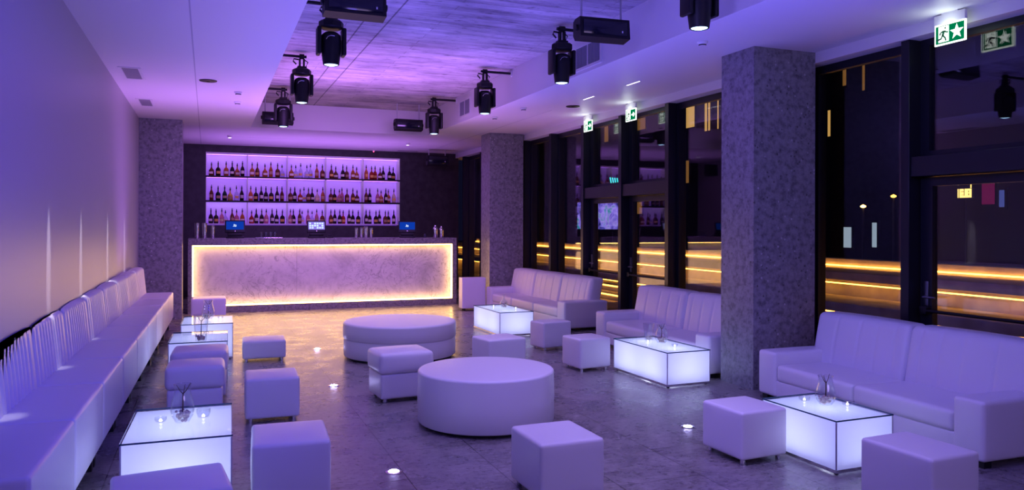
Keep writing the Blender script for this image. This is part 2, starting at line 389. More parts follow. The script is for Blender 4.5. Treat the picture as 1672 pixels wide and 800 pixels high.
struct(t_.done('trim_1', seam_m), 'thin joint lines in the white ceiling', 'trim')
struct(B().box(5.80, 6.16, Y0, 18.9, 3.30, CZ).done('trim_2', ceil_m), 'white downstand beam above the window wall', 'beam')
for i, (x0, x1, y0, y1, nm, lb) in enumerate(((WX, -0.403, 14.258, 14.83, 'column', 'speckled grey stone column at the far end of the white bench'),
                                    (5.07, 5.77, 13.92, 14.42, 'column', 'speckled grey stone column between bar and far white sofa'),
                                    (5.025, 5.80, 6.162, 6.676, 'column', 'big speckled grey stone column between the two nearer sofas'))):
    struct(B().box(x0, x1, y0, y1, 0, CZ).done(nm, column_m), lb, 'column')

# window wall on the right: mullions, panes, doors
MY = [17.98, 16.69, 15.405, 14.12, 12.837, 11.543, 10.281, 8.998, 7.715, 6.43, 5.146, 3.86, 2.575, 1.29, 0.0, -1.29, -2.58]
ORD = ['first', 'second', 'third', 'fourth', 'fifth', 'sixth', 'seventh', 'eighth', 'ninth', 'tenth', 'eleventh', 'twelfth', 'thirteenth']
doors = {5: 1, 6: 2, 10: 3}                       # bays (from MY[i] down to MY[i+1]) that hold a door
for i, y in enumerate(MY):
    struct(B().box(MX, GX + 0.12, y - 0.09, y, 0, 3.30, bevel=0.004, seg=1).done('trim_%d' % (10 + i), darkmetal), 'dark upright of the window wall', 'mullion')
def win_bay(i, y1, y0):
    """glazed bay from y0 to y1 (y1 the further)"""
    if i in doors:
        n = doors[i]
        tr = struct(B().box(MX + .02, GX + .06, y0, y1, 2.07, 2.25, bevel=0.004, seg=1).done('trim_%d' % (40 + i), darkmetal), 'dark cross rail over a glass door', 'transom')
        wn = struct(thing('window_%d' % (i + 1), 'glazed pane over the glass door', 'window', (GX, (y0 + y1) / 2, 2.25)), None, 'window'); h = (y1 - y0) / 2
        f = B(); f.box(-.03, .03, -h, -h + .05, 0, 1.05); f.box(-.03, .03, h - .09, h, 0, 1.05); f.box(-.03, .03, -h + .05, h - .09, 0, .05); f.box(-.03, .03, -h + .05, h - .09, .99, 1.05)
        f.done('window_frame', darkmetal, wn)
        B().box(-.006, .006, -h + .05, h - .09, .05, .99).done('window_pane', pane_m, wn)
        d = struct(thing('door_%d' % n, ['', 'dark framed glass door by the far white sofa', 'dark framed glass door behind the middle white sofa', 'dark framed glass door behind the nearest white sofa'][n], 'door', (GX, (y0 + y1) / 2, 0.0)), None, 'door')
        f = B(); f.box(-.035, .03, -h + .01, -h + .05, .01, 2.06); f.box(-.035, .03, h - .13, h - .01, .01, 2.06); f.box(-.035, .03, -h + .05, h - .13, 1.985, 2.06); f.box(-.035, .03, -h + .05, h - .13, .01, .11)
        f.done('door_frame', darkmetal, d)
        B().box(-.006, .006, -h + .05, h - .13, .11, 1.985).done('door_pane', pane_m, d)
        pb = B(); pb.box(-.10, -.035, -h + .03, -h + .10, .85, .92, bevel=.006); pb.box(-.10, -.035, h - .12, h - .05, .85, .92, bevel=.006); pb.tube([(-.085, -h + .06, .88), (-.085, h - .08, .88)], .014)
        pb.done('panic_bar', black, d)
        hb = B(); hb.box(-.05, -.035, h - .10, h - .055, .92, 1.14, bevel=.004); hb.tube([(-.05, h - .078, 1.0), (-.085, h - .078, 1.0), (-.085, h - .20, 1.0)], .010)
        hb.done('door_handle', satin, d)
    else:
        wn = struct(thing('window_%d' % (i + 1), 'tall glazed pane of the window wall', 'window', (GX, (y0 + y1) / 2, 0)), None, 'window'); h = (y1 - y0) / 2
        f = B(); f.box(-.03, .03, -h, -h + .045, 0, 3.30); f.box(-.03, .03, h - .045, h, 0, 3.30); f.box(-.03, .03, -h + .045, h - .045, 0, .06); f.box(-.03, .03, -h + .045, h - .045, 3.22, 3.30)
        f.done('window_frame', darkmetal, wn)
        B().box(-.006, .006, -h + .045, h - .045, .06, 3.22).done('window_pane', pane_m, wn)
for i in range(len(MY) - 1): win_bay(i, MY[i] - .09, MY[i + 1])

# ------------------------------------------------------------------ bar
def led_box(b, x0, x1, y0, y1, z0, z1): b.box(x0, x1, y0, y1, z0, z1)
BX0, BX1, BY, BH = -0.327, 4.745, 15.0, 1.363
bar = thing('bar_counter', 'long stone bar counter with glowing recessed marble front', 'bar counter', ((BX0 + BX1) / 2, BY, 0))
hw = (BX1 - BX0) / 2; il, ir = -hw + .07, hw - .085
b = B(); b.box(-hw, hw, 0, .66, 1.237, BH, bevel=.004, seg=1); b.box(-hw, il, 0, .66, 0, 1.237); b.box(ir, hw, 0, .66, 0, 1.237); b.box(il, ir, 0, .66, 0, .125)
b.done('frame', barstone, bar)
xs = [il, il + (ir - il) * .375, il + (ir - il) * .785, ir]
for k in range(3):
    B().box(xs[k] + .0015, xs[k + 1] - .0015, .13, .16, .125, 1.237).done('front_panel', marble, bar)
s = B(); s.box(il, ir, .035, .06, 1.215, 1.237); s.box(il, il + .022, .035, .06, .147, 1.215); s.box(ir - .022, ir, .035, .06, .147, 1.215); s.box(il, ir, .035, .06, .125, .147)
s.done('led_strip', led_warm, bar)
lamp('led_fill', 'AREA', (0, -.02, .62), (1.0, 0.56, 0.17), 38, aim=(0, -1.5, .0), size=4.8, size_y=.95, parent=bar)  # added lamp that strengthens the strips' warm spill on the floor

def pos(x, y, label, kind, tilt=0.0, rz=0.0):
    t = thing('cash_register', label, 'cash register', (x, y, BH), rz, 'cash registers on the bar')
    q = B(); q.box(-.16, .16, -.10, .12, 0, .035, bevel=.006); q.box(-.13, .13, -.06, .08, .035, .10, bevel=.008); q.box(-.05, .05, 0, .06, .09, .16, bevel=.005); q.done('stand', black, t)
    sc = B().box(-.178, .178, -.015, .025, 0, .235, bevel=.006).done('screen', black, t, (0, -.055, .105), (R(-14), 0, 0))
    a = B(); a.box(-.155, .155, -.0175, -.0155, .055, .212).done('display', scr_lav if kind == 'grid' else scr_blue, sc)
    if kind == 'grid':
        g = B()
        for i in range(6):
            for j in range(3):
                if (i * 2 + j) % 5 != 4: g.box(-.14 + i * .047, -.14 + i * .047 + .037, -.0195, -.0176, .075 + j * .043, .075 + j * .043 + .033)
        g.done('display_buttons', scr_w, sc)
    else:
        g = B(); g.box(-.022, -.008, -.0195, -.0176, .115, .160); g.box(-.006, .016, -.0195, -.0176, .112, .124); g.box(-.006, .016, -.0195, -.0176, .136, .148); g.box(.016, .024, -.0195, -.0176, .112, .148); g.box(-.034, -.024, -.0195, -.0176, .112, .122)
        g.done('display_mark', scr_w, sc)
    B().box(-.008, .008, -.0185, -.0155, .022, .030).done('maker_badge', steel, sc)
    return t
pos(0.48, 15.32, 'black cash register with blue screen at the left end of the bar', 'blue')
pos(1.975, 15.32, 'black cash register with pale lavender button screen on mid bar', 'grid')
pos(3.79, 15.32, 'black cash register with blue screen near the right end of the bar', 'blue', rz=R(-14))
def shaker(x, y, h, r, label, capped):
    t = thing('cocktail_shaker', label, 'cocktail shaker', (x, y, BH), 0, 'steel shakers on the bar')
    B().lathe([(r * .84, 0), (r * .86, .004), (r, h * .60), (r * 1.02, h * .66)], n=20).done('cup', steel, t)
    if capped: B().lathe([(r * 1.01, h * .66), (r * .98, h * .74), (r * .60, h * .86), (r * .42, h * .88), (r * .42, h * .98), (r * .34, h)], n=20).done('lid', steel, t)
    else: B().lathe([(r * 1.0, h * .66), (r * 1.08, h * .985), (r * 1.12, h)], n=20).done('tin', steel, t)
for x, y, h, r, lb, cp in ((-.18, 15.32, .285, .042, 'tall steel shaker at the far left end of the bar', 0), (-.05, 15.32, .285, .042, 'second tall steel shaker from the left end of the bar', 0), (.095, 15.30, .24, .038, 'shorter steel shaker just left of the left cash register', 0),
                       (2.755, 15.32, .20, .036, 'leftmost steel tin of the four between middle and right registers', 0), (2.865, 15.36, .205, .036, 'second steel tin from left of the four between registers', 0), (2.945, 15.30, .225, .040, 'third and tallest steel tin of the four between registers', 0), (3.05, 15.32, .20, .036, 'rightmost steel tin of the four between registers', 0),
                       (4.385, 15.32, .255, .050, 'larger capped steel shaker at the right end of the bar', 1), (4.52, 15.34, .235, .046, 'smaller capped steel shaker at the very right end of bar', 1)):
    shaker(x, y, h, r, lb, cp)
def tumbler(x, y, z, label, lie=False):
    o = B().lathe([(.026, 0), (.030, .004), (.036, .105), (.0335, .105), (.027, .010), (.001, .009)], n=18, close=False).done('drinking_glass', vase_m, None, (x, y, z + (.036 if lie else 0)), (0, R(82) if lie else 0, 0))
    return tag(o, label, 'glass', 'clear glasses on the bar')
for k, (x, lie) in enumerate(((.95, 0), (1.035, 0), (1.12, 0), (1.20, 0))):
    tumbler(x, 15.30, BH + .012, 'clear tumbler, %s from left on the bar tray between registers' % ORD[k])
tr = B(); tr.box(.84, 1.34, 15.22, 15.42, BH, BH + .012, bevel=.004); tag(tr.done('serving_tray', steel), 'thin steel tray under the tumblers on the bar', 'tray')
tag(B().lathe([(.03, 0), (.03, .05), (.012, .07), (.012, .09)], (3.92 + .25, 15.34, BH), 14).done('small_bottle', mat('smoked glass', (.06, .06, .08), .2)), 'small dark dropper bottle left of the two right-end shakers', 'bottle')
q = B(); q.box(2.18, 2.30, 15.25, 15.40, BH, BH + .035, bevel=.008); q.box(2.2, 2.28, 15.3, 15.34, BH + .035, BH + .06, bevel=.006); tag(q.done('receipt_printer', black), 'low black receipt printer right of the middle cash register', 'printer')

# back bar: shelf unit set in the niche
unit = thing('shelf_unit', 'wide violet backlit shelf unit holding the bottles', 'shelf', (2.1675, YB, 1.60))
white_panel = mat('white shelf board', (0.80, 0.79, 0.82), 0.5)
lit_panel = mat('backlit violet panel', (0.7, 0.68, 0.74), 0.5, emit=(0.26, 0.07, 0.95), strength=0.5)
u0, u1 = -2.2075, 2.2075
B().box(u0, u1, nd - .03, nd - .004, .0, 1.64).done('back_panel', lit_panel, unit)
for z in (0.0, 0.523, 1.078): B().box(u0, u1, .0, nd - .03, z + .012, z + .04, bevel=.002, seg=1).done('shelf', black if z else white_panel, unit)
B().box(u0, u1, .0, nd - .03, 1.615, 1.64).done('top_board', white_panel, unit)
for k in range(6):
    x = u0 + .008 + (u1 - u0 - .016) * k / 5
    B().box(x - .008, x + .008, .004, nd - .03, .04, 1.615).done('upright', white_panel, unit)
for z, mm in ((.533, led_pale), (1.088, led_violet), (1.613, led_violet)):
    B().box(u0 + .02, u1 - .02, .20, .215, z - .006, z).done('led_strip', mm, unit)
    B().box(u0, u1, -.004, .004, z - .012, z + .03).done('front_lip', black if z < 1.5 else white_panel, unit)
    B().box(u0 + .02, u1 - .02, .012, .022, z - .005, z).done('front_fill_strip', fill_front, unit)  # added glowing strip, hidden by the lip, to brighten the bottle labels

# bottles -------------------------------------------------------------
def liquid(name, tint, diff, df): return glassy(name, tint, 0.05, 1.4, 0.0, diff, df)
LQ = {'b': liquid('brown spirit', (.42, .15, .06), (.22, .07, .03), .45), 'd': liquid('dark bottle glass', (.10, .04, .05), (.03, .012, .015), .6),
      'a': liquid('amber spirit', (.85, .42, .14), (.50, .20, .06), .45), 'o': liquid('orange spirit', (.95, .45, .18), (.75, .28, .10), .5),
      'r': liquid('red spirit', (.75, .10, .06), (.45, .05, .03), .45), 'p': liquid('pink spirit', (.9, .5, .55), (.6, .3, .33), .35),
      'c': liquid('clear spirit', (.86, .86, .92), (.7, .7, .78), .15), 'y': liquid('golden spirit', (.95, .75, .2), (.8, .55, .12), .5),
      'g': liquid('green bottle glass', (.06, .16, .10), (.01, .05, .03), .55), 'w': liquid('pale straw spirit', (.95, .88, .68), (.85, .75, .5), .5)}
CW = dict(b='brown', d='dark', a='amber', o='orange', r='red', p='pink', c='clear', y='golden', g='dark green', w='pale straw')
label_m = [mat('cream paper label', (.85, .66, .40), .7), mat('bronze paper label', (.50, .34, .20), .7), mat('gold paper label', (.85, .50, .12), .6), mat('white paper label', (.88, .80, .70), .7)]
BP = [([(.034, 0), (.043, .006), (.044, .05), (.043, .135), (.030, .185), (.014, .215), (.0125, .275)], .275, .345, (.05, .125)),
      ([(.036, 0), (.045, .006), (.047, .06), (.046, .14), (.034, .172), (.014, .195), (.0125, .265)], .265, .330, (.045, .125)),
      ([(.030, 0), (.038, .006), (.039, .15), (.036, .19), (.015, .235), (.012, .285)], .285, .350, (.06, .15)),
      ([(.040, 0), (.050, .008), (.052, .06), (.046, .125), (.022, .16), (.013, .19), (.012, .245)], .245, .305, (.04, .11))]
protos = {}
def bottle_proto(code, shape):
    if (code, shape) in protos: return copy_tree(protos[code, shape])
    prof, zc, zt, (la, lb) = BP[shape]
    t = bpy.data.objects.new('bottle', None); COL.objects.link(t)
    prof = [(r * (1.18 if z < .19 else 1.0), z) for r, z in prof]
    B().lathe(prof, n=16).done('bottle_body', LQ[code], t, angle=60)
    B().lathe([(.015, zc - .012), (.016, zc - .01), (.0155, zc + .02), (.010, zc + .03), (.008, zt)], n=10).done('stopper', black, t)
    rr = max(r for r, z in prof) + .0006; lab = B(); n = 9
    for k in range(n):
        a0 = -pi / 2 - .85 + 1.7 * k / n; a1 = -pi / 2 - .85 + 1.7 * (k + 1) / n
        lab.poly([(rr * cos(a0), rr * sin(a0), la), (rr * cos(a1), rr * sin(a1), la), (rr * cos(a1), rr * sin(a1), lb - .02), (rr * cos(a0), rr * sin(a0), lb - .02)])
    lab.done('bottle_label', label_m[(shape + len(protos)) % 4], t)
    protos[code, shape] = t; return t
ROWS = {'top': (1.078, [0.08, 0.22, 0.39, 0.52, 0.63, 0.74, 0.95, 1.07, 1.23, 1.36, 1.51, 1.62, 1.82, 1.93, 2.03, 2.17, 2.27, 2.4, 2.53, 2.74, 2.86, 3.01, 3.12, 3.25, 3.36, 3.57, 3.7, 3.81, 3.91, 4.01, 4.14, 4.26],
                 'bdadadabaa' 'bcacccca' 'bbbdbaao' 'rrbdd' + 'd'),
        'middle': (.523, [0.08, 0.22, 0.36, 0.48, 0.61, 0.73, 0.92, 1.04, 1.15, 1.26, 1.37, 1.5, 1.62, 1.8, 1.91, 2.02, 2.12, 2.21, 2.31, 2.41, 2.54, 2.73, 2.83, 2.93, 3.01, 3.11, 3.25, 3.37, 3.57, 3.68, 3.85, 3.96, 4.05, 4.14, 4.25],
                 'bggycdodddddbbdrcbdwabdppbbbbdpodaw'),
        'lowest': (.0, [0.07, 0.18, 0.3, 0.38, 0.52, 0.62, 0.74, 0.94, 1.05, 1.16, 1.27, 1.39, 1.5, 1.62, 1.8, 1.88, 2.01, 2.08, 2.2, 2.31, 2.4, 2.53, 2.73, 2.84, 2.94, 3.04, 3.16, 3.27, 3.38, 3.57, 3.68, 3.81, 3.92, 4.04, 4.14, 4.25],
                 'ddpcbparddpdddpdbcpcpbbddrdddddddbddd'[:36])}
edges = [-0.04 + .883 * k for k in range(6)]
for row, (zs, xs_, codes) in ROWS.items():
    cnt = [0] * 5; back = False
    bays = [min(4, max(0, int((x + .04) / .883))) for x in xs_]
    for i, x in enumerate(xs_):
        bay = bays[i]; k = cnt[bay]; cnt[bay] += 1
        sh = (i * 7 + len(row)) % 4 if codes[i] not in 'c' else (i % 2) * 3
        if codes[i] == 'd': sh = i % 3
        o = bottle_proto(codes[i], sh)
        back = (not back) if i and x - xs_[i - 1] < .125 else False
        o.location = (x, YB + (.215 if back else .095), 1.60 + zs + .041); o.rotation_euler = (0, 0, 0.1 * ((i * 5) % 7 - 3))
        tag(o, '%s bottle, %s from left in %s bay of %s shelf' % (CW[codes[i]], ORD[k], ['the leftmost', 'the second', 'the middle', 'the fourth', 'the rightmost'][bay], row), 'bottle', 'bottles on the %s back bar shelf' % row)

# ------------------------------------------------------------------ upholstery
def feet(parent, w, d, h, r=.018, inset=.045, name='leg', m=None):
    for sx in (-1, 1):
        for sy in (-1, 1):
            B().lathe([(r, 0), (r, h)], (sx * (w / 2 - inset), sy * (d / 2 - inset), 0), 12).done(name, m or chrome, parent)
def cube(x, y, rot, w, d, h, label, lh=.035):
    t = thing('ottoman', label, 'ottoman', (x, y, 0), R(rot), 'white leather ottomans')
    feet(t, w, d, lh + .01)
    B().pad(-w / 2, w / 2, -d / 2, d / 2, lh, h, .022, (12, 12, 8), top=.010, side=.005).done('body', leather, t, angle=80)
    return t
cube(4.012, 7.792, 5.0, .405, .40, .364, 'small white leather cube by the near left corner of the middle glowing table')
cube(4.221, 9.221, 9.9, .44, .33, .364, 'white leather cube in front of the far sofa armrest')
cube(3.068, 8.11, 9.0, .475, .42, .364, 'white leather cube half hidden behind the near round pouf')
cube(3.553, 4.456, 2.1, .40, .43, .362, 'white leather cube at the left of the nearest right-hand glowing table')
cube(3.846, 3.265, 1.9, .39, .48, .362, 'white leather cube at the lower right, in front of the nearest sofa')
cube(1.995, 4.269, .5, .42, .465, .362, 'white leather cube standing nearest in front of the round pouf')
cube(0.471, 4.849, -3, .445, .515, .362, 'large white leather cube right of the nearest left-hand glowing table')
cube(0.51, 6.805, -2.1, .43, .465, .362, 'second white leather cube from the front in the row along the aisle')
cube(0.64, 9.75, -2.4, .49, .46, .245, 'low white leather stool, farthest of the three along the aisle')
cube(-0.165, 4.13, 6.0, .53, .45, .362, 'white leather stool cut off at the bottom left, before the glowing table')
cube(0.02, 13.55, -.5, .53, .5, .42, 'farthest white leather ottoman, standing close before the bar')
def stool(x, y, rot, w, d, label, h=.45, seam=.262):
    t = thing('cushioned_stool', label, 'stool', (x, y, 0), R(rot), 'white two-tier leather stools')
    feet(t, w - .04, d - .04, .045)
    B().pad(-w / 2 + .014, w / 2 - .014, -d / 2 + .014, d / 2 - .014, .035, seam, .018, (10, 10, 6), side=.004).done('base', leather, t, angle=80)
    B().pad(-w / 2, w / 2, -d / 2, d / 2, seam, h, .038, (12, 12, 6), top=.016, side=.010).done('cushion', leather, t, angle=80)
stool(1.70, 7.13, 4.0, .52, .46, 'white two-tier leather stool between the two round poufs')
stool(-0.089, 7.059, -1.4, .455, .44, 'white two-tier leather stool just behind the nearest left-hand glowing table')
stool(-0.061, 7.85, -2.3, .49, .50, 'white two-tier leather stool before the middle left-hand glowing table')
def round_pouf(x, y, rad, h, label, tiers):
    t = thing('round_pouf', label, 'pouf', (x, y, 0), 0, 'large round leather poufs')
    B().lathe([(rad - .05, 0), (rad - .05, .035)], n=64).done('plinth', black, t)
    def drum(z0, z1, r, e, dome):
        p = [(r - .006, z0), (r, z0 + .008), (r + .003, (z0 + z1) / 2), (r, z1 - e)]
        for k in range(1, 7):
            a = pi / 2 * k / 6; p.append((r - e + e * cos(a), z1 - e + e * sin(a)))
        for k in range(1, 8):
            q = (r - e) * (1 - k / 7.0); p.append((max(q, .002), z1 + dome * (1 - (q / (r - e)) ** 2)))
        return p
    if tiers == 2:
        B().lathe(drum(.03, h * .56, rad - .008, .012, 0), n=72).done('base', leather, t, angle=80)
        B().lathe(drum(h * .56, h, rad, .03, .012), n=72).done('cushion', leather, t, angle=80)
    else:
        B().lathe(drum(.03, h, rad, .022, .012), n=72).done('body', leather, t, angle=80)
round_pouf(2.152, 5.985, .563, .442, 'big round white leather pouf in the centre foreground', 1)
round_pouf(2.232, 9.375, .694, .440, 'wide round two-tier white pouf nearer the bar', 2)

def pleat(xs_, depth, wid):
    def f(p, n):
        if n.y < -.3:
            k = sum(math.exp(-((p.x - q) / wid) ** 2) for q in xs_); p = p + Vector((0, depth * min(1, k) * min(1, -n.y), 0))
        return p
    return f
def sofa(loc, rot, w, d, label, ncush, arm=.26, armh=.455, seath=.345, backh=.80):
    """front faces local -y, origin at centre of the front foot line"""
    t = thing('leather_sofa', label, 'sofa', loc, rot, 'white leather sofas')
    for sx in (-1, 1):
        for y in (.07, d - .07): B().box(sx * (w / 2 - .06) - .035, sx * (w / 2 - .06) + .035, y - .035, y + .035, 0, .05).done('leg', black, t)
    B().pad(-w / 2 + arm - .01, w / 2 - arm + .01, .02, d - .02, .045, seath - .15, .012, (6, 6, 4)).done('base', leather, t, angle=80)
    for sx, nm in ((-1, 'armrest'), (1, 'armrest')):
        x0, x1 = (-w / 2, -w / 2 + arm) if sx < 0 else (w / 2 - arm, w / 2)
        B().pad(x0, x1, 0, d, .045, armh, .03, (6, 14, 8), top=.008, side=.006).done(nm, leather, t, angle=80)
    iw = w - 2 * arm; cw = iw / ncush
    for k in range(ncush):
        x0 = -iw / 2 + k * cw
        B().pad(x0 + .003, x0 + cw - .003, .01, d - .2, seath - .155, seath, .035, (14, 12, 5), top=.014, side=.006).done('seat_cushion', leather, t, angle=80)
    bw = (w - .18) / ncush
    for k in range(ncush):
        x0 = -(w - .18) / 2 + k * bw
        gs = [x0 + bw * f for f in (.12, .30, .48, .74)] if k % 2 else [x0 + bw * f for f in (.26, .52, .70, .88)]
        def fn(p, n, gs=gs):
            p = pleat(gs, .010, .012)(p, n)
            p.y += .10 * (p.z - .3) / .5; return p
        B().pad(x0 + .004, x0 + bw - .004, d - .33, d - .10, seath - .06, backh, .05, (60, 4, 8), top=.012, side=.016, fn=fn).done('back_cushion', leather, t, angle=80)
    return t
# right side, all facing the room (local -y -> world -x)
sofa((4.845, 4.745, 0), R(-90) - R(1.5), 2.33, .86, 'nearest white leather sofa, cut off at the right edge', 2, arm=.24)
sofa((4.945, 8.05, 0), R(-90), 2.56, .84, 'middle white leather sofa, partly behind the big stone column', 2)
sofa((4.99, 12.12, 0), R(-90) + R(2.2), 3.20, .76, 'far white leather sofa by the second stone column', 3)
# bench along the left wall, made of sections
def bench():
    A = Vector((-0.49, 12.98)); Z = Vector((-0.69, 3.50)); th = math.atan2(A.x - Z.x, A.y - Z.y)   # slight skew to the wall
    pitch = 1.0325; n = 10; NM = ['farthest, at the stone column', 'second from the stone column', 'third from the stone column', 'fourth from the stone column', 'fifth from the stone column', 'sixth from the stone column', 'seventh from the stone column', 'eighth from the stone column', 'ninth from the stone column', 'nearest, cut off at the left edge']
    rot = R(90) - th
    for k in range(n - 1):
        yc = 13.0 - pitch * (k + .5); xc = A.x + (yc - A.y) * (A.x - Z.x) / (A.y - Z.y)
        t = thing('bench_section', 'white pleated leather bench section along left wall, ' + (NM[k] if k < n - 2 else NM[-1]), 'bench', (xc, yc, 0), rot, 'bench sections along the left wall')
        w = pitch; M = Matrix.Rotation(rot, 4, 'Z'); M.translation = (xc, yc, 0); MI = M.inverted()
        sd = .405                                                   # seat depth
        for sx in (-1, 1): B().box(sx * (w / 2 - .05) - .03, sx * (w / 2 - .05) + .03, .06, .12, 0, .21).done('leg', black, t)
        def keep(p, nn, MI=MI, M=M):
            g = M @ p
            if g.x < WX + .012: g.x = WX + .012; p = MI @ g
            return p
        B().pad(-w / 2 + .009, w / 2 - .009, 0, sd, .165, .57, .022, (16, 10, 8), top=.008, side=.007, fn=keep).done('seat', leather, t, angle=80)
        gs = [-w / 2 + w * f for f in (.10, .20, .28, .36, .44, .52, .60, .68, .76, .86)]
        def fn(p, nn, gs=gs, MI=MI, M=M):
            if nn.y < -.3 or nn.z > .5:
                q = sum(math.exp(-((p.x - g) / .016) ** 2) for g in gs) * max(0.0, min(1.0, (.955 - p.z) / .10)); p = p + Vector((0, .024 * min(1, q) * max(0, -nn.y), -.008 * min(1, q) * max(0, nn.z)))
            p.y += -.035 + .045 * (p.z - .5) / .45
            g = M @ p
            if g.x < WX + .012: g.x = WX + .012; p = MI @ g
            return p
        B().pad(-w / 2 + .006, w / 2 - .006, sd, sd + .15, .50, .965, .045, (96, 3, 8), top=.012, side=.004, fn=fn).done('backrest', leather, t, angle=80)
bench()
# white box beside the bar
t = thing('storage_box', 'upright white box on short feet between bar and stone column', 'box', (4.70, 13.85, 0), 0)
feet(t, .45, .2, .05, .02, .05, 'foot', black)
B().pad(-.235, .235, 0 - .1, .12, .045, .625, .012, (6, 4, 6)).done('body', leather, t, angle=80)

# ------------------------------------------------------------------ glowing tables
def glow_table(x, y, rot, w, d, h, label):
    t = thing('glowing_table', label, 'table', (x, y, 0), R(rot), 'glowing acrylic tables')
    q = B(); zb, zt = .03, h - .014
    P = [(-w / 2, -d / 2), (w / 2, -d / 2), (w / 2, d / 2), (-w / 2, d / 2)]
    for k in range(4):
        a, c = P[k], P[(k + 1) % 4]; q.poly([(a[0], a[1], zb), (c[0], c[1], zb), (c[0], c[1], zt), (a[0], a[1], zt)])
    q.poly([(p[0], p[1], zt) for p in P])
    body = q.done('lit_body', acrylic, t)
    for a, c in P: B().box(a - .004, a + .004, c - .004, c + .004, .036, zt).done('corner_edging', grey_pl, t)
    f = B()
    f.box(-w / 2 - .004, w / 2 + .004, -d / 2 - .004, -d / 2 + .010, .012, .034); f.box(-w / 2 - .004, w / 2 + .004, d / 2 - .010, d / 2 + .004, .012, .034)
    f.box(-w / 2 - .004, -w / 2 + .010, -d / 2 + .01, d / 2 - .01, .012, .034); f.box(w / 2 - .010, w / 2 + .004, -d / 2 + .01, d / 2 - .01, .012, .034)
    f.done('base_frame', chrome, t)
    for sx in (-1, 1):
        for sy in (-1, 1): B().lathe([(.014, 0), (.014, .014)], (sx * (w / 2 - .03), sy * (d / 2 - .03), 0), 10).done('foot', black, t)
    e = .006
    g = B(); g.box(-w / 2 - e, w / 2 + e, -d / 2 - e, d / 2 + e, h - .010, h, 0)
    g.bm.normal_update()
    for fc in g.bm.faces:
        if abs(fc.normal.z) < .5: fc.material_index = 1
    g.done('glass_top', [top_m, edge_m], t)
    lamp('table_panel', 'AREA', (0, 0, .05), (0.60, 0.68, 1.0), 2.2 * (w * d / .5), aim=(0, 0, 1), size=w * .8, size_y=d * .85, parent=t)
    nl = 2 if d > .8 else 1
    for k in range(nl):
        yy = 0 if nl == 1 else (-.25 + .5 * k) * d
        lamp('table_lamp', 'POINT', (0, yy, h * .5), (0.74, 0.78, 1.0), 1.3 * (w * d / .5), size=.05, parent=t)
    return t
TL = .44
glow_table(-.143, 5.027, -1.4, .565, .81, TL, 'nearest of the three glowing white tables beside the long bench')
glow_table(-.075, 8.75, -1.4, .55, .80, TL, 'middle one of three glowing tables by the long bench, mostly hidden')
glow_table(.007, 10.274, -1.1, .575, .87, TL, 'farthest of three glowing tables beside the long bench, before the bar')
glow_table(4.193, 10.921, 1.1, .53, 1.10, .358, 'glowing white table in front of the far sofa')
glow_table(4.521, 7.061, 1.2, .515, 1.04, .358, 'long glowing white table in front of the middle sofa')
glow_table(4.062, 4.213, .5, .495, .70, .358, 'glowing white table in front of the nearest sofa')

# vases and table lights
bark = mat('dark twig bark', (.09, .045, .03), .7)
pebble_m = mat('pinkish shell pebbles', (.62, .46, .42), .5)
def vase(x, y, z, h, r, where, seed, shape='bulb', twig=True):
    rnd = random.Random(seed)
    if shape == 'bulb': p = [(r * .55, 0), (r * .60, .004), (r * .90, h * .18), (r, h * .32), (r * .93, h * .50), (r * .74, h * .72), (r * .66, h * .88), (r * .74, h)]
    elif shape == 'flask': p = [(r * .60, 0), (r * .65, .004), (r * .95, h * .20), (r, h * .32), (r * .80, h * .48), (r * .34, h * .62), (r * .26, h * .82), (r * .36, h)]
    else: p = [(r * .70, 0), (r * .72, .004), (r * .82, h * .4), (r, h)]
    inner = [(max(a - .004, .002), b + (.006 if i < 1 else 0)) for i, (a, b) in enumerate(p)]
    o = B().lathe(p + list(reversed(inner)), n=28, close=False).done('glass_vase', vase_m, None, (x, y, z), angle=70)
    tag(o, 'clear glass vase on ' + where, 'vase', 'glass vases on the glowing tables')
    fill = h * (.30 if shape != 'cup' else .2)
    g = B()
    for k in range(46):
        a = rnd.random() * 2 * pi; zz = .012 + rnd.random() * (fill - .012); rm = r * (.60 + .35 * min(1, zz / (h * .3))) - .02
        rr = math.sqrt(rnd.random()) * max(.006, rm); s_ = .006 + .006 * rnd.random()
        g.lathe([(.001, -s_), (s_ * .8, -s_ * .6), (s_ * 1.1, 0), (s_ * .8, s_ * .6), (.001, s_)], (x + rr * cos(a), y + rr * sin(a), z + zz), 7)
    tag(g.done('pebble_filling', pebble_m), 'pinkish pebbles filling the vase on ' + where, 'pebbles', kind='stuff')
    if twig:
        g = B(); top = Vector((x + .004, y, z + h * .74)); g.tube([(x - .006, y, z + .03), (x + .002, y, z + h * .35), top], [.0045, .0045, .0035], 7)
        kk = r * .60 / .058
        for k, (dx, dy, dz) in enumerate(((-.055 * kk, .0, .055), (.058 * kk, .01, .06), (.01, .04 * kk, .05))):
            g.tube([top, top + Vector((dx * .45, dy * .45, dz * .35)), top + Vector((dx * .8, dy, dz * .8)), top + Vector((dx, dy, dz * 1.05))], [.003, .0025, .002, .0012], 6)
        tag(g.done('twig', bark), 'dark forked twig standing in the vase on ' + where, 'twig')
def tealight(x, y, z, where, side, r=.035, h=.03):
    t = thing('tealight_holder', 'small glass tealight holder on %s, %s of the vase' % (where, side), 'candle holder', (x, y, z), 0, 'tealight holders on the glowing tables')
    B().lathe([(r * .7, 0), (r * .75, .003), (r, h * .6), (r * .96, h), (r * .9, h), (r * .9, h * .6), (r * .66, .006), (.002, .005)], n=20, close=False).done('bowl', vase_m, t, angle=70)
    B().lathe([(.008, .006), (.009, .010), (.006, .016), (.001, .022)], n=12).done('candle_flame', candle_m, t)
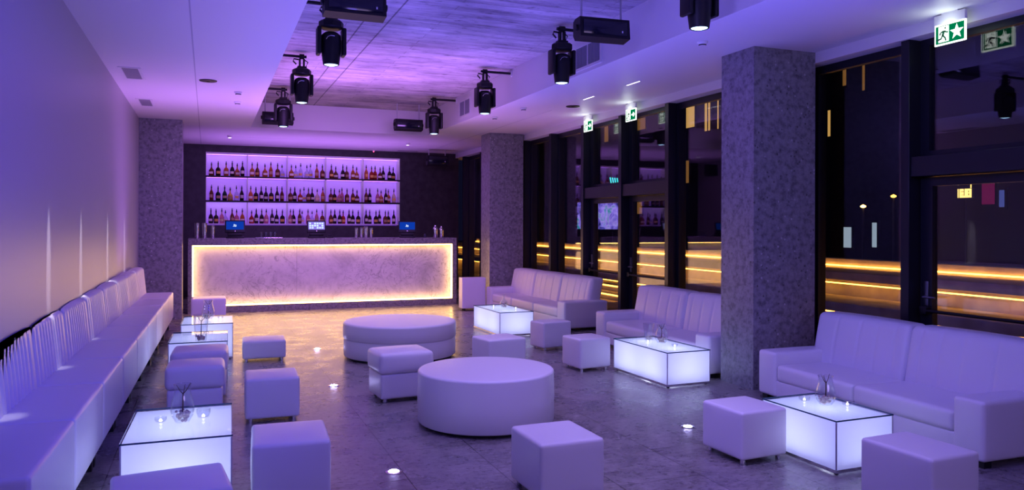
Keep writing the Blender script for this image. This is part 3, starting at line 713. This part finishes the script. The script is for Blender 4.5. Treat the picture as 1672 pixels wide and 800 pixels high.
N1, N2, N3 = 'the nearest left-hand glowing table', 'the middle left-hand glowing table', 'the farthest left-hand glowing table'
N4, N5, N6 = 'the table before the far sofa', 'the table before the middle sofa', 'the table before the nearest sofa'
vase(-.137, 5.008, TL, .228, .068, N1, 1); tealight(-.258, 5.05, TL, N1, 'left'); tealight(-.02, 5.08, TL, N1, 'right', .042, .055)
vase(-.059, 8.40, TL, .27, .075, N2, 2, 'cup')
vase(.011, 10.30, TL, .24, .075, N3, 3); tealight(-.117, 10.34, TL, N3, 'left'); tealight(.155, 10.31, TL, N3, 'right')
vase(4.233, 10.97, .358, .20, .062, N4, 4, 'flask', False); tealight(4.13, 11.15, .358, N4, 'left'); tealight(4.36, 10.8, .358, N4, 'right')
vase(4.556, 7.08, .358, .20, .070, N5 + ', right-hand one', 5); vase(4.545, 7.32, .358, .185, .062, N5 + ', left-hand one', 6, 'cup', False)
tealight(4.46, 7.20, .358, N5, 'left', .026, .06); tealight(4.55, 6.82, .358, N5, 'right')
vase(4.093, 4.24, .358, .205, .072, N6, 7); tealight(4.035, 4.385, .358, N6, 'left', .04, .03); tealight(4.215, 4.16, .358, N6, 'right', .036, .022)

# ------------------------------------------------------------------ stage lights in the ceiling recess
def pipe(x0, x1, y, label):
    t = thing('support_pipe', label, 'pipe', (0, y, 3.82), 0, 'short lamp pipes in the ceiling recess')
    B().lathe([(.018, x0), (.018, x1)], n=12, axis='x').done('tube', black, t)
    xe = XL if x0 < 2 else XR; s_ = 1 if x0 < 2 else -1
    B().lathe([(.05, xe), (.05, xe + s_ * .012), (.03, xe + s_ * .016)], n=16, axis='x').done('wall_flange', white_pl, t)
def mover(x, y, label, watts, col):
    t = thing('stage_light', label, 'stage light', (x, y, 3.215), 0, 'moving head lights in the ceiling recess')
    b = B(); b.lathe([(.10, .36), (.122, .375), (.122, .425), (.095, .445)], n=8); b.box(-.06, .06, -.045, .045, .44, .475, bevel=.008); b.done('base', black, t)
    b = B()
    for s_ in (-1, 1): b.box(s_ * .026 - .011, s_ * .026 + .011, -.03, .03, .47, .575, bevel=.004)
    b.tube([(-.07, 0, .50), (-.11, .0, .54), (-.10, .0, .57), (-.04, 0, .565)], .010, 7); b.tube([(.05, .02, .47), (.08, .02, .54), (.04, .02, .565)], .008, 7)
    b.lathe([(.034, -.03), (.034, .03), (.0205, .03), (.0205, -.03), (.034, -.03)], (0, 0, .605), 16, axis='x', close=False); b.done('clamp', black, t)
    for s_ in (-1, 1):
        B().box(s_ * .122 - .020, s_ * .122 + .020, -.075, .075, .095, .37, bevel=.014).done('yoke_arm', black, t)
    h = B(); h.lathe([(.060, .325), (.092, .30), (.100, .24), (.097, .14), (.092, .10), (.080, .004), (.074, 0), (.066, .004)], n=20, close=False); h.lathe([(.002, .32), (.064, .322)], n=20, close=False)
    h.done('lamp_head', black, t)
    B().tube([(-.06, -.088, .235), (-.045, -.097, .262), (-.015, -.099, .275), (.02, -.099, .272)], .0035, 6).done('front_handle', chrome, t)
    B().lathe([(.002, -.006), (.035, -.004), (.066, .006)], n=20, close=False).done('lens', lens_m, t)
    lamp('stage_beam', 'SPOT', (0, 0, -.02), col, watts, size=.04, cone=58, parent=t)
HY = (12.96, 10.32, 7.76, 5.18)
HN = ['farthest', 'second farthest', 'third farthest', 'nearest']
for k, y in enumerate(HY):
    if k < 3 or True:
        pipe(3.62, XR, y, 'lamp pipe on the right side of the ceiling recess, ' + HN[k])
        mover(3.68, y, 'black moving head light on the right of the ceiling recess, ' + HN[k], 9.5, (.92, .80, 1.0))
for k, y in enumerate(HY[:3]):
    pipe(XL, 1.20, y, 'lamp pipe on the left side of the ceiling recess, ' + ('nearest' if k == 2 else HN[k]))
    mover(1.14, y, 'black moving head light on the left of the ceiling recess, ' + ('nearest' if k == 2 else HN[k]), 9.5, (.92, .80, 1.0))
def washbar(x, y, z, label, w=.52, top=SLAB, hd=.21, grp='black strobe bars hung in the ceiling recess', tilt=0, cat='strobe light', name='strobe_light'):
    t = thing(name, label, cat, (x, y, z), R(tilt), grp)
    h = B(); h.prism([(-w / 2, -.09, .02), (-w / 2, .06, 0), (-w / 2, .10, .05), (-w / 2, .10, hd - .02), (-w / 2, .05, hd), (-w / 2, -.07, hd)], (w, 0, 0)); h.done('housing', black, t)
    B().box(-w / 2 + .03, w / 2 - .03, -.092, -.075, .045, hd - .03, bevel=.004).done('front_glass', mat('dark front glass', (.008, .009, .02), .12), t)
    for s_ in (-1, 1):
        B().lathe([(.03, s_ * w / 2), (.03, s_ * (w / 2 + .022))], (0, 0, hd * .55), 14, axis='x').done('side_knob', black, t)
        B().tube([(s_ * (w / 2 - .05), .02, hd - .005), (s_ * (w / 2 - .05), .02, top - z - .001)], .011, 8).done('hanger', grey_pl, t)
    B().box(w / 2 - .09, w / 2 - .078, -.0945, -.092, hd * .35, hd * .35 + .02).done('indicator', white_pl, t)
washbar(1.165, 6.60, 3.395, 'black strobe bar at the left, nearest the camera, top edge of photo')
washbar(3.56, 6.60, 3.415, 'black strobe bar at the right, beside a moving head', tilt=-4)
washbar(3.48, 14.0, 3.375, 'black strobe bar at the far right of the recess')
washbar(1.14, 14.0, 3.375, 'black strobe bar at the far left, behind a moving head')
washbar(5.05, 17.5, 3.02, 'black loudspeaker hung from the ceiling at the back right of bar', top=CZ, w=.50, hd=.24, grp='loudspeakers hung behind the bar', cat='loudspeaker', name='loudspeaker')
washbar(-.62, 17.2, 2.95, 'black loudspeaker hung at the back left behind the stone column', top=CZ, w=.30, hd=.32, grp='loudspeakers hung behind the bar', cat='loudspeaker', name='loudspeaker')

# air grilles
def grille_h(x, y, w, d, label):
    t = thing('air_vent', label, 'vent', (x, y, CZ), 0, 'square ceiling air vents')
    f = B(); e = .035
    f.box(-w / 2, w / 2, -d / 2, -d / 2 + e, -.008, 0); f.box(-w / 2, w / 2, d / 2 - e, d / 2, -.008, 0); f.box(-w / 2, -w / 2 + e, -d / 2 + e, d / 2 - e, -.008, 0); f.box(w / 2 - e, w / 2, -d / 2 + e, d / 2 - e, -.008, 0); f.done('frame', white_pl, t)
    g = B(); n = 14
    for k in range(n): xx = -w / 2 + e + (w - 2 * e) * (k + .5) / n; g.box(xx - .003, xx + .003, -d / 2 + e, d / 2 - e, -.006, -.001)
    g.box(-w / 2 + e, w / 2 - e, -d / 2 + e, d / 2 - e, -.0015, -.0005); g.done('louvre', grille_m, t)
grille_h(-.832, 10.06, .24, .76, 'nearer white ceiling vent above the left wall')
grille_h(-.845, 12.40, .22, .72, 'farther white ceiling vent above the left wall, by the stone column')
def grille_v(y, z, w, h, label):
    t = thing('air_vent', label, 'vent', (XR, y, z), R(-90), 'air vents in the side of the ceiling recess')
    f = B(); e = .03; q = .014
    f.box(-w / 2, w / 2, -q, 0, -h / 2, -h / 2 + e); f.box(-w / 2, w / 2, -q, 0, h / 2 - e, h / 2); f.box(-w / 2, -w / 2 + e, -q, 0, -h / 2 + e, h / 2 - e); f.box(w / 2 - e, w / 2, -q, 0, -h / 2 + e, h / 2 - e); f.box(-.008, .008, -q, 0, -h / 2 + e, h / 2 - e)
    f.done('frame', white_pl, t)
    g = B(); n = 16
    for k in range(n): xx = -w / 2 + e + (w - 2 * e) * (k + .5) / n; g.box(xx - .004, xx + .004, -.010, -.002, -h / 2 + e, h / 2 - e)
    g.box(-w / 2 + e, w / 2 - e, -.003, -.001, -h / 2 + e, h / 2 - e); g.done('louvre', grille_m, t)
grille_v(7.90, 3.60, .66, .30, 'nearer air vent in the right side of the ceiling recess')
grille_v(12.46, 3.63, .60, .30, 'farther air vent in the right side of the ceiling recess')

# small ceiling fittings
def disc(name, cat, x, y, prof, mats, label, group, part='cap', inner=None):
    t = thing(name, label, cat, (x, y, CZ), 0, group)
    B().lathe(prof, n=28).done(part, mats, t)
    if inner: B().lathe(inner[0], n=20).done(inner[1], inner[2], t)
SPK = [(.105, 0), (.105, -.006), (.098, -.010), (.002, -.010)]
disc('ceiling_speaker', 'loudspeaker', .003, 10.215, SPK, black, 'round black ceiling speaker on the left, beside the long joint', 'round black ceiling speakers', 'grille', ([(.022, -.0095), (.020, -.016), (.002, -.018)], 'centre_cap', black))
disc('ceiling_speaker', 'loudspeaker', 5.08, 10.32, SPK, black, 'round black ceiling speaker on the right, near the exit signs', 'round black ceiling speakers', 'grille', ([(.022, -.0095), (.020, -.016), (.002, -.018)], 'centre_cap', black))
SMK = [(.052, 0), (.052, -.012), (.036, -.030), (.034, -.040), (.002, -.043)]
for x, y, lb in ((.379, 10.94, 'white smoke detector beside the left edge of the recess, nearer'), (.402, 11.82, 'white smoke detector beside the left edge of the recess, farther'), (4.445, 6.205, 'white smoke detector at the right, nearest the big column'), (4.458, 10.75, 'white smoke detector at the right, under the vents'), (4.40, 11.85, 'small white ceiling sensor right of the far moving heads')):
    disc('smoke_detector', 'smoke detector', x, y, SMK, white_pl, lb, 'white smoke detectors', 'body', ([(.037, -.029), (.0365, -.039), (.030, -.039)], 'sensor_ring', black))
for x, y, lb in ((.41, 16.35, 'small white ceiling spotlight over the left of the bar'), (4.05, 16.35, 'small white ceiling spotlight over the right of the bar')):
    disc('ceiling_spot', 'spotlight', x, y, [(.05, 0), (.05, -.02), (.04, -.05), (.036, -.052)], white_pl, lb, 'ceiling spots over the bar', 'housing', ([(.034, -.053), (.002, -.054)], 'lens', slit_m))
disc('alarm_lamp', 'alarm', 3.70, 18.30, [(.03, 0), (.03, -.02), (.022, -.03), (.002, -.03)], white_pl, 'small ceiling alarm with a red light above the shelf unit', None, 'body', ([(.012, -.03), (.010, -.042), (.002, -.044)], 'indicator', red_led))
for y, lb in ((9.55, 'farther thin lit slot lamp in the right-hand ceiling'), (8.345, 'nearer thin lit slot lamp in the right-hand ceiling')):
    t = thing('slot_lamp', lb, 'ceiling lamp', (4.945, y, CZ), 0, 'thin slot lamps in the ceiling')
    B().box(-.020, .020, -.17, .17, -.004, 0).done('trim_frame', white_pl, t); B().box(-.008, .008, -.155, .155, -.006, -.004).done('lit_strip', slit_m, t)
t = thing('slot_diffuser', 'dark slot air diffuser in the ceiling near the back wall', 'vent', (4.5, 18.15, CZ)); B().box(-.25, .25, -.04, .04, -.006, 0).done('frame', grille_m, t); B().box(-.22, .22, -.018, .018, -.008, -.006).done('slot', black, t)

# exit signs
def exit_sign(y, z0, label, symbol, x=5.715):
    t = thing('exit_sign', label, 'exit sign', (x, y, 0), R(-90), 'lit green exit signs')
    w, h = .285, .172
    b = B(); b.box(-.075, .075, -.012, .012, CZ - .012, CZ); b.box(-w / 2, w / 2, -.016, .016, z0 + h, CZ - .012, bevel=.004); b.done('bracket', white_pl, t)
    B().box(-w / 2, w / 2, -.006, .006, z0, z0 + h).done('sign_plate', sign_w, t)
    e = .012; q = B(); q.box(-w / 2 + e, w / 2 - e, -.0072, -.0062, z0 + e, z0 + h - e); q.box(-w / 2 + e, w / 2 - e, .0062, .0072, z0 + e, z0 + h - e); q.done('green_field', sign_g, t)
    side = [-1]
    def F(pts, dy): return [(-w / 2 + e + px_ * (w - 2 * e), side[0] * (.0074 + dy), z0 + e + pz * (h - 2 * e)) for px_, pz in pts]
    def both(q, pts, dy):                        # the same mark on the front and on the back of the plate
        for side[0] in (-1, 1): q.prism(F(pts, dy), (0, side[0] * .0006, 0))
    q = B(); both(q, [(.10, .08), (.47, .08), (.47, .96), (.10, .96)], 0); q.done('door_symbol', sign_w, t)
    m = B()
    def limb(a, b_, wd=.026):
        d = Vector((b_[0] - a[0], (b_[1] - a[1]) * .56)).normalized(); nx, nz = -d.y * wd, d.x * wd / .56
        both(m, [(a[0] + nx, a[1] + nz), (a[0] - nx, a[1] - nz), (b_[0] - nx, b_[1] - nz), (b_[0] + nx, b_[1] + nz)], .0012)
    limb((.31, .70), (.25, .44), .042); limb((.25, .46), (.34, .30)); limb((.34, .31), (.37, .12)); limb((.25, .46), (.20, .28)); limb((.21, .28), (.04, .22)); limb((.31, .69), (.40, .58)); limb((.40, .58), (.45, .60)); limb((.28, .68), (.18, .62)); limb((.18, .62), (.15, .48))
    both(m, [(.345 + .032 * cos(k * pi / 4), .84 + .058 * sin(k * pi / 4)) for k in range(8)], .0012)
    m.done('running_figure', sign_k, t)
    q = B()
    if symbol == 'star':
        pts = []
        for k in range(10):
            a = pi / 2 + k * pi / 5; rr = .44 if k % 2 == 0 else .18; pts.append((.745 + rr * .56 * cos(a), .50 + rr * sin(a)))
        for k in range(10): both(q, [(.745, .50), pts[k], pts[(k + 1) % 10]], 0)
    else:
        both(q, [(.58, .43), (.58, .57), (.80, .57), (.80, .43)], .0001); both(q, [(.76, .24), (.76, .76), (.94, .50)], .0003)
    q.done('star_symbol' if symbol == 'star' else 'arrow_symbol', sign_w, t)
    lamp('sign_glow', 'POINT', (0, -.07, z0 + .10), (.85, 1.0, .85), 1.3, size=.06, parent=t)
exit_sign(4.555, 3.145, 'green exit sign with a star, hung at the top right of the photo', 'star')
exit_sign(9.70, 3.145, 'green exit sign, right-hand one of the far pair by the windows', 'right')
exit_sign(11.05, 3.145, 'green exit sign, left-hand one of the far pair by the windows', 'right')

# recessed floor lamps
for x, y, w_, lb in ((1.336, 10.227, 7, 'small lit floor spot farthest along the aisle, before the bar'), (1.188, 7.844, 7, 'small lit floor spot left of the two-tier stool'), (1.145, 4.976, 5, 'small lit floor spot nearest, left of the front cube'), (3.615, 5.229, 7, 'small lit floor spot before the middle sofa table')):
    t = thing('floor_lamp_spot', lb, 'floor light', (x, y, 0), 0, 'small lit spots set in the floor')
    B().lathe([(.055, 0), (.055, .003), (.036, .005)], n=24, close=False).done('rim', steel, t)
    B().lathe([(.036, .004), (.031, .009), (.002, .012)], n=20, close=False).done('lens', spark, t)
    lamp('floor_beam', 'SPOT', (0, 0, .03), VIOLET, w_ * 2.2, aim=None, size=.03, cone=120, parent=t).rotation_euler = (pi, 0, 0)

# ------------------------------------------------------------------ outside the windows
pave = mat('dark outdoor paving', (.06, .055, .055), .6)
osteps = mat('warm outdoor stone', (.36, .30, .25), .65)
def _o():
    n = N(osteps, 'ShaderNodeTexNoise', Scale=3.0, Detail=8.0); L(osteps, coords(osteps), n.inputs['Vector']); L(osteps, ramp(osteps, n.outputs[0], [(.3, (.36, .31, .26)), (.7, (.60, .54, .46))]), bsdf(osteps).inputs['Base Color'])
_o()
struct(B().box(GX + .16, 60, -12, 75, -.14, -.02).done('ground', pave), 'dark paving outside', 'ground')
def terrace(x, z0, ztop, zled, y0, y1, label, d):
    t = thing('stone_bench', label, 'stone bench', (x, (y0 + y1) / 2, 0), 0, 'long stone benches outside'); h = (y1 - y0) / 2
    b = B(); b.box(.20, d, -h, h, -.02, ztop - .13); b.box(0, d, -h, h, ztop - .13, ztop, bevel=.006, seg=1); b.done('stone', osteps, t)
    B().box(.03, .05, -h, h, zled - .008, zled + .008).done('led_strip', led_out, t)
    return t
terrace(8.4, 0, .53, .388, 3, 30, 'front long stone bench outside with amber strip light', .95)
terrace(9.3, 0, .90, .72, 3, 30, 'rear long stone bench outside with amber strip light', 1.0)
t = thing('garden_wall', 'low stone wall behind the outdoor benches', 'wall', (10.35, 16, 0)); B().box(0, .3, -13, 14, -.02, 1.05).done('stone', osteps, t); B().box(-.045, -.02, -13, 14, .925, .945).done('led_strip', led_out, t)
st = thing('outdoor_steps', 'lit stone steps outside the far door', 'steps', (7.30, 14.3, 0))
for k in range(3):
    B().box(.0 + .34 * k, 1.04, -.9, .7, -.02 + .13 * k, .10 + .13 * k).done('step', osteps, st); B().box(-.015 + .34 * k, .34 * k, -.9, .7, .07 + .13 * k, .09 + .13 * k).done('led_strip', led_out, st)
facade = mat('dark facade', (.05, .045, .05), .8); win_w = emis('warm lit window', (1.0, .55, .14), 0.7); win_d = emis('dim warm window', (.6, .26, .06), .35); win_c = emis('cool lit window', (.6, .75, .85), .55); win_m = emis('magenta lit window', (.55, .02, .20), .22); win_n = emis('blue lit window', (.15, .2, .7), .4)
FX = 24
bd = thing('building', 'dark building across the street with a few lit windows', 'building', (FX, 30, 0))
B().box(0, 8, -40, 40, -.02, 8.0).done('facade', facade, bd)
def fw(y0, z0, y1, z1, m):
    f = B(); a, b_ = sorted((y0, y1)); f.box(-.06, 0, a - .08, b_ + .08, z0 - .08, z1 + .08); o = f.done('window', facade, bd, (0, -30, 0)); o.location = (0, -30, 0)
    B().box(-.065, -.061, a, b_, z0, z1).done('pane', m, o)
for y0, z0, y1, z1, m in ((35.3, 6.85, 34.1, 7.98, win_w), (33.2, 6.5, 33.0, 7.98, win_w), (32.9, 6.5, 32.74, 7.98, win_w), (32.14, 6.5, 32.04, 7.98, win_w), (24.99, 5.36, 24.91, 6.43, win_w), (24.72, 5.33, 24.58, 6.41, win_w), (23.92, 7.3, 23.74, 7.98, win_d), (22.92, 6.95, 22.80, 7.98, win_d),
                          (23.85, .75, 23.45, 1.57, win_c), (22.42, .8, 22.2, 1.75, win_c), (35.3, 3.9, 34.6, 5.1, win_d), (39.9, 2.3, 39.35, 3.0, win_d), (39.9, 7.3, 39.0, 7.98, win_d), (17.9, 2.35, 17.45, 3.15, win_m), (17.3, 2.25, 17.12, 2.8, win_n), (44.0, 7.0, 43.5, 8.0, win_d)):
    fw(y0, z0, y1, z1, m)
pole_m = mat('grey painted pole', (.12, .12, .13), .5)
def street_lamp(x, y, z, label, s):
    t = thing('street_lamp', label, 'street lamp', (x, y, 0), 0, 'street lamps outside')
    B().tube([(0, 0, -.02), (0, 0, z - .05)], .03, 8).done('pole', pole_m, t); B().lathe([(.03, -.06), (.08, -.04), (.09, 0), (.002, .05)], (0, 0, z), 14).done('lamp_head', s, t)
street_lamp(20.0, 19.1, 2.28, 'small street lamp outside, seen right of the big column', emis('orange street lamp', (1.0, .5, .12), 10.0))
street_lamp(21.0, 18.8, 2.62, 'farther street lamp outside with an orange glow, beside the mullion', emis('amber street lamp', (1.0, .42, .06), 6.0))
# lit panel sign on a pole
t = thing('lit_sign', 'small lit yellow sign on a pole outside the nearest glass door', 'sign', (20, 15.43, 0))
B().tube([(0, 0, -.02), (0, 0, 2.44)], .022, 8).done('pole', pole_m, t)
B().box(-.06, .06, -.23, .23, 2.42, 2.70, bevel=.01).done('sign_box', pole_m, t)
yel = emis('lit yellow panel', (1.0, .66, .16), 2.4); sk = mat('dark sign marks', (.15, .09, .01), .6)
B().box(-.064, -.0605, -.215, .215, 2.435, 2.685).done('lit_panel', yel, t)
q = B()
for a, b_, c, d in ((.155, .178, 2.435, 2.685), (.02, .11, 2.60, 2.615), (.02, .09, 2.51, 2.52), (.0, .02, 2.49, 2.685), (-.14, -.12, 2.58, 2.63), (-.145, -.12, 2.50, 2.55)): q.box(-.0665, -.0642, a, b_, c, d)
q.done('sign_marks', sk, t)
B().box(-.05, -.03, -.19, -.17, 2.70, 2.93).done('post_end', yel, t)
# video screen and neon outside
scr = bpy.data.materials.new('lit video picture'); scr.use_nodes = True
def _scr():
    nt = scr.node_tree; nt.nodes.clear()
    v = coords(scr, (1, .9, 1.3)); n = N(scr, 'ShaderNodeTexNoise', Scale=1.7, Detail=4.0, Distortion=1.2); L(scr, v, n.inputs['Vector'])
    c = ramp(scr, n.outputs[0], [(.34, (.02, .02, .12)), (.45, (.20, .14, .75)), (.56, (.42, .32, .95)), (.68, (.02, .30, .36))])
    e = N(scr, 'ShaderNodeEmission'); e.inputs[1].default_value = .9; L(scr, c, e.inputs[0]); o = N(scr, 'ShaderNodeOutputMaterial'); L(scr, e.outputs[0], o.inputs[0])
_scr()
t = thing('video_screen', 'large lit video screen outside beyond the far glass door', 'screen', (14, 26.33, 0))
B().box(.0, .12, -1.72, 1.72, 1.40, 2.60, bevel=.01).done('housing', black, t); B().box(-.006, -.001, -1.66, 1.66, 1.47, 2.54).done('picture', scr, t)
for sy in (-1.2, 1.2): B().box(.03, .10, sy - .05, sy + .05, -.02, 1.40).done('post', pole_m, t)
reflection = emis('cyan neon', (.05, .8, .75), 1.6)  # cyan reflection in the glass, built as glowing bars outside
t = thing('reflected_bars', 'small cyan neon of slanted bars, built as tubes outside the far door', 'neon sign', (14.4, 25.7, 0)); B().box(.02, .06, -.45, .45, 3.15, 3.52).done('back_board', black, t)
B().box(.06, .12, -.04, .04, -.02, 3.3).done('post', pole_m, t)
for k in range(4): B().tube([(0, .30 - .18 * k, 3.46 - .02 * k), (0, .22 - .18 * k, 3.24 - .01 * k)], .025, 6).done('reflected_bar', reflection, t)
